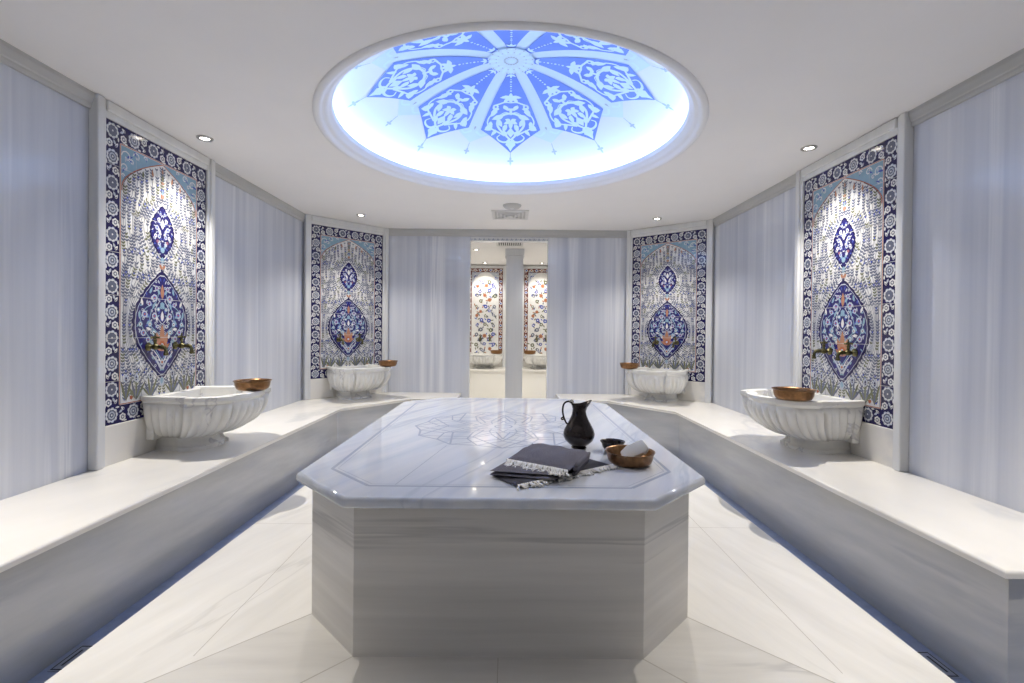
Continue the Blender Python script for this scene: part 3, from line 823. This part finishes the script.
# ================================================================== BENCHES
def bench(side):
    s = -1 if side == 'left' else 1
    y0 = 1.45 if s < 0 else 1.635
    z1 = BEN
    def P(off, e):    # front line moved outward (towards the wall) by off
        return [(s * (1.724 + off), y0 + e), (s * (1.724 + off), 4.86 + off * .35), (s * (1.165 + off * .4), 5.60 + off), (s * .62 + s * e * 0, 5.60 + off)]
    xb, yc = (XB, YC) if s < 0 else (XBR, YCR)
    wall = [(s * (.62), YB), (s * xb, YB), (s * XW, yc), (s * XW, y0)]
    name = 'marble_bench'
    r = empty(name, 'long %s wall marble bench with cream top and shaded grey front' % side, 'bench', (0, 0, 0))
    ins = [(x - s * .0008 if abs(abs(x) - XW) < .001 else x, y) for x, y in wall]
    bm = bmesh.new()
    add_prism(bm, P(0, 0) + ins, z1 - .027, z1, .012, 4)
    bmesh.ops.triangulate(bm, faces=[f for f in bm.faces if len(f.verts) > 4])
    from_bm('bench_top', bm, M['bench'], r)
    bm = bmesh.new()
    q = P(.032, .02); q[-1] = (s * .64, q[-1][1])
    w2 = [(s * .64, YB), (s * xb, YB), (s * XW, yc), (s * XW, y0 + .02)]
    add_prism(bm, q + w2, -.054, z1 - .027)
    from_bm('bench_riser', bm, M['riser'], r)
    return r
bench('left'); bench('right')

# ================================================================== CENTRAL PLATFORM
def platform():
    r = empty('marble_platform', 'large octagonal marble platform in the middle of the room with inlaid glossy top', 'platform', (0, 0, 0))
    PT = .63; TH = .042
    bm = bmesh.new(); add_prism(bm, octo(HX, HY, CUT), 0.0, PT - TH)
    from_bm('platform_base', bm, M['block'], r)
    o = .06; c2 = CUT + o * (2 - sqrt(2)) * .999
    bm = bmesh.new()
    pts = octo(HX + o, HY + o, c2)
    add_prism(bm, pts, PT - TH, PT)
    es = [e for e in bm.edges if abs(e.verts[0].co.z - e.verts[1].co.z) < 1e-5]
    bmesh.ops.bevel(bm, geom=[e for e in es if e.verts[0].co.z > PT - .001], offset=.018, segments=5, affect='EDGES', profile=.5)
    bmesh.ops.bevel(bm, geom=[e for e in bm.edges if e.verts[0].co.z < PT - TH + .001 and e.verts[1].co.z < PT - TH + .001], offset=.012, segments=3, affect='EDGES', profile=.5)
    tp = from_bm('platform_top', bm, M['slab'], r, True, 50)
    wn = tp.modifiers.new('weighted', 'WEIGHTED_NORMAL'); wn.keep_sharp = True; wn.weight = 100
    d = Deco()
    def loop(off, w):
        q = octo(HX + o - off, HY + o - off, c2 - off * (2 - sqrt(2)))
        for i in range(8): d.stroke([q[i], q[(i + 1) % 8]], w, 0, 0)
    loop(.135, .016); loop(.158, .003)
    R = .57; cx, cy = PX, PY - .0
    def pt(r_, a): return (cx + r_ * cos(a), cy + r_ * sin(a))
    n = 12
    for k in range(n):
        a = 2 * pi * k / n; b = 2 * pi / n
        d.stroke([pt(R * .93, a - b / 2), pt(R, a), pt(R * .93, a + b / 2)], .013, 0, 0)
        d.stroke([pt(R, a), pt(R * .62, a + b), pt(R * .30, a + 1.5 * b)], .011, 1, 0)
        d.stroke([pt(R, a), pt(R * .62, a - b), pt(R * .30, a - 1.5 * b)], .011, 2, 0)
        d.stroke([pt(R * .93, a + b / 2), pt(R * .72, a), pt(R * .45, a - b / 2)], .010, 3, 0)
        d.stroke([pt(R * .93, a - b / 2), pt(R * .72, a), pt(R * .45, a + b / 2)], .010, 3, 0)
        d.stroke([pt(R * .30, a), pt(R * .45, a + b / 2), pt(R * .30, a + b), pt(R * .18, a + b / 2), pt(R * .30, a)], .010, 4, 0)
    d.stroke([pt(.055, 2 * pi * k / 16) for k in range(17)], .011, 1, 0)
    # slab joints
    for (a, b) in (((cx - .30, cy - .52), (cx - .42, PY - HY + .09)), ((cx, cy + .6), (cx, PY + HY - .09))): d.stroke([a, b], .004, 0, 0)
    d.build('inlay', lambda u, v, l: (u, v, PT + .0004 + .00012 * l), [M['inlay']], r)
    return r
platform()
PT = .63

# ================================================================== THINGS ON THE PLATFORM
def bowl_mesh(R, H, rb, th=.004, lip=.006, n=48):
    q = R - lip
    prof = [(0, 0), (rb * .85, 0), (rb, .003), (rb + (q - rb) * .50, H * .18), (rb + (q - rb) * .82, H * .45), (q, H * .84), (q + .001, H * .90), (R, H - .003), (R, H), (R - th, H - .0005),
            (q - th, H * .86), (rb + (q - rb) * .82 - th, H * .47), (rb + (q - rb) * .5 - th, H * .22), (rb * .9, th + .001), (0, th)]
    bm = bmesh.new(); add_lathe(bm, prof, n); return bm
def ewer():
    r = empty('pitcher', 'black metal pitcher with curved spout and thin handle on the marble platform', 'pitcher', (.378, 2.53, PT), 0)
    S = 1.0
    prof = [(.0, 0), (.038, 0), (.041, .004), (.036, .009), (.038, .014), (.054, .024), (.073, .042), (.082, .062), (.083, .078), (.078, .098), (.068, .118), (.057, .138), (.047, .158), (.040, .176), (.036, .194), (.035, .210)]
    n = 40; bm = bmesh.new(); rings = []
    for (q, z) in prof: rings.append([bm.verts.new((q * cos(2 * pi * i / n), q * sin(2 * pi * i / n), z)) if q > 0 else None for i in range(n)])
    c0 = bm.verts.new((0, 0, 0)); rings[0] = None
    for i in range(n): bm.faces.new((c0, rings[1][(i + 1) % n], rings[1][i]))
    # mouth rings stretch toward the spout at +x and rise
    def mouth(t, inn=0):
        out = []
        for i in range(n):
            a = 2 * pi * i / n; e = max(0, cos(a)) ** 2.2
            rr = .035 + .007 * t + (.026 * t * e) - inn
            out.append(bm.verts.new((rr * cos(a), (rr * sin(a)) * (1 - .25 * e * t), (.210 + .022 * t + .024 * t * e * t) + (-.004 if inn else 0))))
        return out
    m = [mouth(.33), mouth(.66), mouth(1.0)]
    inn = [mouth(1.0, .003), mouth(.66, .003), mouth(.33, .003)]
    low = [bm.verts.new((.028 * cos(2 * pi * i / n), .028 * sin(2 * pi * i / n), .17)) for i in range(n)]
    seq = rings[1:] + m + inn + [low]
    for A, B in zip(seq, seq[1:]):
        for i in range(n): bm.faces.new((A[i], A[(i + 1) % n], B[(i + 1) % n], B[i]))
    bm.faces.new(low)
    from_bm('pitcher_body', bm, M['dark_copper'], r, True, 60)
    bm = bmesh.new()
    add_tube(bm, smoothpath([(-.033, 0, .215), (-.036, 0, .235), (-.058, 0, .248), (-.080, 0, .236), (-.088, 0, .205), (-.084, 0, .170), (-.072, 0, .140), (-.064, 0, .128)], 6), .0050, 10)
    add_tube(bm, smoothpath([(-.083, 0, .165), (-.094, 0, .158), (-.090, 0, .150), (-.080, 0, .156)], 5), .004, 8)
    from_bm('pitcher_handle', bm, M['dark_copper'], r, True)
    bm = bmesh.new(); add_tube(bm, smoothpath([(-.05, 0, .246), (-.042, 0, .256), (-.034, 0, .250), (-.034, 0, .238)], 5), .0045, 8)
    from_bm('thumb_rest', bm, M['nickel'], r, True)
    return r
ewer()
o = from_bm('small_bowl', bowl_mesh(.064, .052, .028), M['dark_copper'], None, True, 60)
o.location = (.545, 2.47, PT); tag(o, 'small black bowl on the marble platform between the pitcher and copper bowl', 'bowl')
o = from_bm('copper_bowl', bowl_mesh(.115, .062, .085), M['copper'], None, True, 60)
o.location = (.575, 2.235, PT); tag(o, 'copper bowl holding a white soap block on the marble platform', 'bowl')
def soap():
    bm = bmesh.new()
    add_prism(bm, [(-.062, -.026), (.040, -.034), (.066, -.022), (.062, .030), (-.020, .036), (-.060, .022)], -.016, .016)
    bmesh.ops.bevel(bm, geom=list(bm.edges), offset=.006, segments=3, affect='EDGES', profile=.5)
    o = from_bm('soap_block', bm, M['soap'], None, True, 40)
    o.matrix_world = Matrix.Translation((.594, 2.232, PT + .060)) @ Matrix.Rotation(radians(-27), 4, 'Y') @ Matrix.Rotation(radians(48), 4, 'X')
    tag(o, 'white soap block leaning inside the copper bowl on the marble platform', 'soap')
soap()
# ---- folded towel with fringes
def towel():
    root = empty('folded_towel', 'folded grey towel with white knotted fringes on the marble platform', 'towel', (.19, 2.28, PT))
    ox, oy = .19, 2.28
    def layer(name, c, zb, th, mat, bulge=0, n=22, m=16, wob=.002, seed=1, drop=None):
        """c: four world corners (a,b,c,d); closed padded cloth sheet"""
        rnd = random.Random(seed)
        top = []; bot = []
        for i in range(n + 1):
            for j in range(m + 1):
                u, v = i / n, j / m
                x = (c[0][0] * (1 - u) + c[1][0] * u) * (1 - v) + (c[3][0] * (1 - u) + c[2][0] * u) * v
                y = (c[0][1] * (1 - u) + c[1][1] * u) * (1 - v) + (c[3][1] * (1 - u) + c[2][1] * u) * v
                e = min(u, 1 - u, v, 1 - v); rd = min(1, e / .06); rd = sqrt(max(0, 1 - (1 - rd) ** 2))
                zz = zb(u, v); w = wob * (sin(u * 19 + seed) * sin(v * 7 + seed * 2) + .6 * sin(u * 7 + v * 13))
                top.append((x - ox, y - oy, zz + th * .5 + th * .5 * rd + bulge * sin(pi * u) ** .7 * sin(pi * v) ** .7 + w * rd))
                bot.append((x - ox, y - oy, max(.0008, zz + th * .5 - th * .5 * rd)))
        V = top + bot; F = []; K = (n + 1) * (m + 1)
        I = lambda i, j: i * (m + 1) + j
        for i in range(n):
            for j in range(m):
                F.append((I(i, j), I(i + 1, j), I(i + 1, j + 1), I(i, j + 1)))
                F.append((K + I(i, j), K + I(i, j + 1), K + I(i + 1, j + 1), K + I(i + 1, j)))
        for i in range(n):
            F.append((I(i, 0), K + I(i, 0), K + I(i + 1, 0), I(i + 1, 0))); F.append((I(i, m), I(i + 1, m), K + I(i + 1, m), K + I(i, m)))
        for j in range(m):
            F.append((I(0, j), I(0, j + 1), K + I(0, j + 1), K + I(0, j))); F.append((I(n, j), K + I(n, j), K + I(n, j + 1), I(n, j + 1)))
        return raw(name, V, F, mat, root, smooth=True)
    layer('lower_fold', [(-.075, 2.02), (.044, 1.868), (.484, 2.178), (.36, 2.33)], lambda u, v: .001, .012, M['towel_dark'], seed=1)
    layer('middle_fold', [(-.078, 1.985), (.20, 1.915), (.355, 2.25), (.118, 2.385)], lambda u, v: .013, .012, M['towel'], seed=2)
    layer('upper_fold', [(-.076, 1.992), (.22, 1.935), (.365, 2.245), (.12, 2.39)], lambda u, v: .0255 + .006 * v, .012, M['towel'], seed=3)
    layer('top_fold', [(-.010, 2.115), (.250, 1.950), (.376, 2.235), (.124, 2.388)], lambda u, v: .037 + .010 * v, .014 , M['towel'], bulge=.018, wob=.003, seed=4)
    # rolled edge along the right hand end of the folds
    for k, (zz, rr, m) in enumerate(((.020, .012, 'towel_dark'), (.038, .012, 'towel'), (.054, .010, 'towel'))):
        bm = bmesh.new(); pts = [(.275 + .10 * t - ox + .004 * k, 1.985 + .245 * t - oy, zz + .004 * sin(t * 3 + k)) for t in [q / 8 for q in range(9)]]
        add_tube(bm, pts, [rr * .5] + [rr] * 7 + [rr * .6], 12); from_bm('fold_edge', bm, M[m], root, True)
    def fringe(name, a, b, z, n, L, dirv, seed, floor_z=.004):
        rnd = random.Random(seed); bm = bmesh.new()
        for i in range(n):
            t = (i + .5) / n; x = a[0] + (b[0] - a[0]) * t - ox; y = a[1] + (b[1] - a[1]) * t - oy; zz = z[0] + (z[1] - z[0]) * t
            dx, dy = dirv; th = atan2(dy, dx) + rnd.uniform(-.75, .75); l = L * rnd.uniform(.7, 1.3)
            p = [(x, y, zz)]
            for k in range(1, 5):
                q = k / 4; th2 = th + .35 * sin(k * 2 + i)
                px, py, pz = p[-1]
                p.append((px + cos(th2) * l / 4, py + sin(th2) * l / 4, max(floor_z + .004 * rnd.random(), zz * (1 - q * 1.1) + .004)))
            add_tube(bm, p, [.0036, .0044, .0030, .0038, .0024], 5)
        o = from_bm(name, bm, M['fringe'], root, True); o['kind'] = 'stuff'; o['label'] = 'white knotted fringe'
        return o
    fringe('fringe', (.040, 1.876), (.484, 2.184), (.010, .010), 80, .044, (.45, -.9), 1)
    fringe('fringe', (-.004, 2.112), (.246, 1.952), (.050, .050), 66, .050, (-.35, -1), 2, .034)
towel()

# ---- bowls standing on the basin rims
OFFX = (-.085, .045, 0, 0)
bl = ['copper bowl on the rim of the nearest left basin', 'copper bowl on the rim of the nearest right basin',
      'copper bowl on the rim of the far left basin', 'copper bowl on the rim of the far right basin']
pb = [(-.06, .53, .124), (-.275, .47, .13), (-.26, .48, .118), (.26, .48, .118)]
bw = from_bm('copper_bowl', bowl_mesh(.128, .072, .092, lip=.009), M['copper'], None, True, 60)
for i, (k, loc, rz) in enumerate(SPOTS):
    o = bw if i == 0 else bw.copy()
    if i: C.objects.link(o)
    x, y = at(loc, rz, pb[i][0] + OFFX[i], pb[i][1] + .036); o.location = (x, y, .8155); s = pb[i][2] / .128; o.scale = (s, s, s)
    tag(o, bl[i], 'bowl', 'copper bowls on the basin rims')

# ================================================================== CEILING FITTINGS
def make_downlight():
    r = empty('ceiling_downlight', 'x', 'ceiling light', group='recessed ceiling spotlights')
    bm = bmesh.new(); add_lathe(bm, [(.052, 0), (.052, -.004), (.047, -.010), (.036, -.010), (.030, -.004), (.030, 0)], 32, closed=True)
    from_bm('trim_ring', bm, M['nickel'], r, True, 50)
    bm = bmesh.new(); add_lathe(bm, [(0, -.0055), (.020, -.0055), (.0295, -.003), (.0295, -.0005), (0, -.0005)], 28)
    from_bm('lamp_lens', bm, M['lens'], r, True, 50)
    return r
dl = make_downlight()
def spot(x, y, z, e, ang=118, blend=1.0, col=(1, .93, .83), size=.018, aim=(0, 0)):
    l = D.lights.new('spot_lamp', 'SPOT'); l.energy = e; l.spot_size = radians(ang); l.spot_blend = blend; l.color = col; l.shadow_soft_size = size
    o = D.objects.new('spot_lamp', l); link(o); o.location = (x, y, z); o.rotation_euler = Vector((aim[0], aim[1], -1)).to_track_quat('-Z', 'Y').to_euler(); return o
DLS = [(-2.12, 3.30, 'before the nearest left tile panel'), (2.11, 3.37, 'before the nearest right tile panel'),
       (-1.715, 5.47, 'before the far left tile panel'), (1.70, 5.50, 'before the far right tile panel')]
for i, (x, y, w) in enumerate(DLS):
    o = dl if i == 0 else copy_tree(dl)
    o.location = (x, y, CEIL); o['label'] = 'round recessed spotlight in the ceiling ' + w
    spot(x, y, CEIL - .02, 210 if i < 2 else 150, aim=((.30, 0), (-.30, 0), (.2, -.2), (-.2, -.2))[i])
for x, y in ((-2.05, 1.12), (2.05, 1.12)):
    spot(x, y, CEIL - .02, 190, 76, .8)
# smoke detector
bm = bmesh.new(); add_lathe(bm, [(0, -.034), (.05, -.034), (.075, -.028), (.092, -.014), (.098, 0), (0, 0)], 40)
o = from_bm('smoke_detector', bm, M['grey_plastic'], None, True, 40); o.location = (.02, 4.99, CEIL)
bm = bmesh.new(); add_lathe(bm, [(0, -.040), (.016, -.040), (.022, -.036), (.022, -.033), (0, -.033)], 24); from_bm('sensor_cap', bm, M['vent'], o, True, 40)
tag(o, 'round grey smoke detector on the ceiling beside the square vent', 'smoke detector')
# ceiling vent
def vent():
    r = empty('ceiling_vent', 'square white ceiling vent with recessed centre near the smoke detector', 'vent', (-.0, 5.38, CEIL))
    W = .205; bm = bmesh.new()
    for a, b in (((-W, -W), (W, -W + .035)), ((-W, W - .035), (W, W)), ((-W, -W + .035), (-W + .035, W - .035)), ((W - .035, -W + .035), (W, W - .035))):
        add_box(bm, (a[0], a[1], -.012), (b[0], b[1], 0), .003)
    from_bm('vent_frame', bm, M['vent'], r)
    bm = bmesh.new(); add_box(bm, (-W + .03, -W + .03, -.003), (W - .03, W - .03, -.0008)); from_bm('vent_throat', bm, M['grey_plastic'], r)
    bm = bmesh.new()
    for k, q in enumerate((.150, .108, .066)):
        for a, b in (((-q, -q), (q, -q + .014)), ((-q, q - .014), (q, q)), ((-q, -q + .014), (-q + .014, q - .014)), ((q - .014, -q + .014), (q, q - .014))):
            add_box(bm, (a[0], a[1], -.016 - .004 * k), (b[0], b[1], -.003), .002)
    add_box(bm, (-.035, -.035, -.028), (.035, .035, -.003), .003)
    from_bm('vent_vanes', bm, M['vent'], r)
vent()
# floor drains in the channels
def drain(x, y, lab):
    r = empty('floor_drain', lab, 'drain', (x, y, -.055), group='slotted drain grates in the floor channels')
    bm = bmesh.new(); add_box(bm, (-.052, -.075, .0005), (.052, .075, .004), .0015); from_bm('drain_plate', bm, M['grate'], r)
    bm = bmesh.new()
    for k in range(3): add_box(bm, (-.024 + k * .024 - .004, -.045, .0038), (-.024 + k * .024 + .004, .045, .0046))
    for a, b in (((-.046, -.069), (.046, -.064)), ((-.046, .064), (.046, .069)), ((-.046, -.064), (-.042, .064)), ((.042, -.064), (.046, .064))):
        add_box(bm, (a[0], a[1], .0038), (b[0], b[1], .0046))
    from_bm('drain_slots', bm, M['dark'], r)
drain(-1.682, 1.86, 'slotted floor drain in the channel below the left bench')
drain(1.682, 1.87, 'slotted floor drain in the channel below the right bench')

# ================================================================== NEXT ROOM THROUGH THE DOORWAY
YF = 9.32; CX = .08; FC = 2.54
bm = bmesh.new(); add_box(bm, (-2.1, YB + .14, -.05), (2.2, YF + .1, 0)); struct(from_bm('floor', bm, M['floor_front']))
bm = bmesh.new(); add_box(bm, (-2.1, YB + .12, FC), (2.2, YF + .1, FC + .05)); struct(from_bm('ceiling', bm, M['ceil']))
bm = bmesh.new(); add_box(bm, (-2.1, YF, 0), (2.2, YF + .1, FC)); struct(from_bm('wall_far', bm, M['cream']))
bm = bmesh.new(); add_box(bm, (-2.1, YB + .13, 0), (-2.0, YF, FC)); struct(from_bm('wall_far_left', bm, M['cream']))
bm = bmesh.new(); add_box(bm, (2.1, YB + .13, 0), (2.2, YF, FC)); struct(from_bm('wall_far_right', bm, M['cream']))
bm = bmesh.new(); add_box(bm, (CX - .135, 7.46, 0), (CX + .135, 7.74, FC - .001), .006); add_box(bm, (CX - .15, 7.445, FC - .11), (CX + .15, 7.755, FC - .002), .006)
tag(from_bm('pillar', bm, M['pillar']), 'square pale marble pillar standing in the room beyond the doorway', 'pillar')
BF = .54
def farbench():
    r = empty('marble_bench', 'low cream bench below the red bordered tile panels beyond the doorway', 'bench')
    bm = bmesh.new(); add_box(bm, (-1.99, 8.70, BF - .035), (2.09, YF - .002, BF), .006); from_bm('bench_top', bm, M['bench'], r)
    bm = bmesh.new(); add_box(bm, (-1.99, 8.73, 0), (2.09, YF - .002, BF - .035)); from_bm('bench_riser', bm, M['cream'], r)
farbench()
def fardesign():
    d = Deco(); H = 1.80; a = .34; b = .075
    d.poly([(-a, 0), (a, 0), (a, H), (-a, H)], 0, MAROON); i = a - b
    d.poly([(-i, b), (i, b), (i, H - b), (-i, H - b)], 1, WHITE)
    rnd = random.Random(5)
    def line(p, q):
        L = hypot(q[0] - p[0], q[1] - p[1]); n = round(L / .11)
        for k in range(n + 1):
            c = (p[0] + (q[0] - p[0]) * k / n, p[1] + (q[1] - p[1]) * k / n); d.rosette(c, .030, 8, 1.3, WHITE, .15); d.disc(c, .017, 1.6, TERRA if k % 2 else COBALT, 8)
            if k < n:
                m = (p[0] + (q[0] - p[0]) * (k + .5) / n, p[1] + (q[1] - p[1]) * (k + .5) / n)
                d.leaf(m, rnd.uniform(0, 6), .035, .02, 1.4, WHITE); d.leaf(m, rnd.uniform(0, 6), .03, .018, 1.45, PALE); d.leaf(m, rnd.uniform(0, 6), .028, .014, 1.5, TERRA)
    e = a - b / 2
    line((-e, b / 2), (-e, H - b / 2)); line((e, b / 2), (e, H - b / 2)); line((-e, b / 2), (e, b / 2)); line((-e, H - b / 2), (e, H - b / 2))
    for s in (-1, 1):   # arch spandrels
        ar = [(i * cos(pi / 2 * k / 12), 1.42 + (H - b - 1.42) * sin(pi / 2 * k / 12) ** 1.3) for k in range(13)]
        for (xa, ya), (xb_, yb_) in zip(ar, ar[1:]): d.poly([(s * xa, ya), (s * xa, H - b), (s * xb_, H - b), (s * xb_, yb_)], 2, PALE)
        for q in range(12): d.leaf((s * (i - rnd.random() * .09), H - b - rnd.random() * .12 - .01), rnd.uniform(0, 6), .03, .016, 2.3, COBALT if q % 2 else WHITE)
    y = .12; row = 0
    while y < 1.62:
        for x in ((-.17, 0, .17) if row % 2 == 0 else (-.09, .09)):
            x += rnd.uniform(-.02, .02); yy = y + rnd.uniform(-.02, .02); k = rnd.choice([COBALT, TERRA, SLATE, COBALT, OLIVE])
            d.rosette((x, yy), rnd.uniform(.028, .045), 7, 3, k, .25); d.disc((x, yy), .014, 3.3, WHITE if k != TERRA else RED, 7)
            for q in range(4): d.leaf((x + rnd.uniform(-.05, .05), yy + rnd.uniform(-.05, .05)), rnd.uniform(0, 6.28), .06, .022, 2.6, rnd.choice([OLIVE, SLATE, SLATE, COBALT, TERRA]))
        y += .095; row += 1
    return d
FD = fardesign()
def farpanel():
    r = empty('tile_panel', 'x', 'tile panel', group='red bordered tile panels in the far room')
    frame_part(r, .34, .67, 2.47, .06, FC - .01, BF, M['frame'], False)
    bm = bmesh.new(); add_box(bm, (-.34, 0, .67), (.34, .024, 2.47)); from_bm('tile_backing', bm, G[GROUT], r)
    FD.build('tile_picture', lambda u, v, l: (u, .0255 + .0008 * l, .67 + v), G, r)
    return r
fp = farpanel(); fbn = copy_tree(b0); fbw = None
for i, (x, w) in enumerate(((-.47, 'left'), (.63, 'right'))):
    o = fp if i == 0 else copy_tree(fp)
    o.location = (x, YF, 0); o.rotation_euler = (0, 0, pi); o['label'] = 'red bordered floral tile panel seen through the doorway, %s of the pillar' % w
    q = fbn if i == 0 else copy_tree(fbn)
    q.location = (x, YF - .03, BF - BEN * .74); q.scale = (1, 1, .74); q.rotation_euler = (0, 0, pi)
    q['label'] = 'pale wash basin in the room beyond the doorway, %s of the pillar' % w; q['group'] = 'wash basins in the far room'
    rimz = BF - BEN * .74 + .815 * .74
    c = bw.copy(); C.objects.link(c); c.location = (x + (.24 if i == 0 else -.24), YF - .48, rimz + .001); c.scale = (.95, .95, .95)
    tag(c, 'copper bowl on the far room basin %s of the pillar' % w, 'bowl', 'copper bowls in the far room')
    for j, u in enumerate((-.09, .09)):
        t = copy_tree(t0); t.location = (x + u, YF - .031, 1.10); t.rotation_euler = (0, 0, pi)
        t['label'] = 'dark tap on the far room panel %s of the pillar, %s hand' % (w, 'left' if j == 0 else 'right'); t['group'] = 'taps in the far room'
for (x, y, e, lab) in ((-.47, 9.02, 70, 'small spotlight above the red bordered panel left of the pillar'), (.61, 8.98, 70, 'small spotlight above the red bordered panel right of the pillar'),
                       (-.53, 7.55, 90, 'small spotlight in the far room ceiling, left of the pillar and closer to the doorway')):
    o = copy_tree(dl); o.location = (x, y, FC); o['label'] = lab; o['group'] = 'spotlights in the far room'
    spot(x, y, FC - .02, e)
spot(.75, 7.3, FC - .02, 110); spot(-1.3, 8.3, FC - .02, 90); spot(1.4, 8.3, FC - .02, 90)
r = empty('ceiling_vent', 'narrow slatted vent in the ceiling of the room beyond the doorway', 'vent', (.0, 7.0, FC), group=None)
bm = bmesh.new(); add_box(bm, (-.19, -.16, -.004), (.19, .16, 0)); from_bm('vent_throat', bm, M['dark'], r)
bm = bmesh.new()
for k in range(12): add_box(bm, (-.18 + k * .031, -.15, -.012), (-.166 + k * .031, .15, -.004))
for a, b in (((-.20, -.17), (.20, -.15)), ((-.20, .15), (.20, .17)), ((-.20, -.15), (-.18, .15)), ((.18, -.15), (.20, .15))): add_box(bm, (a[0], a[1], -.013), (b[0], b[1], 0))
from_bm('vent_slats', bm, M['vent'], r)

# ================================================================== WORLD, CAMERA, VIEW
w = D.worlds.new('World'); bpy.context.scene.world = w; w.use_nodes = True
w.node_tree.nodes['Background'].inputs['Color'].default_value = (.5, .6, .8, 1)
w.node_tree.nodes['Background'].inputs['Strength'].default_value = .02
cam = D.cameras.new('camera'); co = D.objects.new('camera', cam); C.objects.link(co)
cam.sensor_width = 36; cam.lens = 475 / 1024 * 36
co.matrix_world = Matrix.Translation((0, 0, EYE)) @ Matrix.Rotation(pi / 2 - radians(.4), 4, 'X') @ Matrix.Rotation(.0095, 4, 'Z')
cam.shift_x = 3 / 1024; cam.shift_y = -7.2 / 1024
cam.clip_start = .02
sc = bpy.context.scene; sc.camera = co
vs = sc.view_settings; vs.view_transform = 'Standard'; vs.look = 'None'; vs.gamma = 1; vs.use_curve_mapping = False
vs.exposure = -0.30
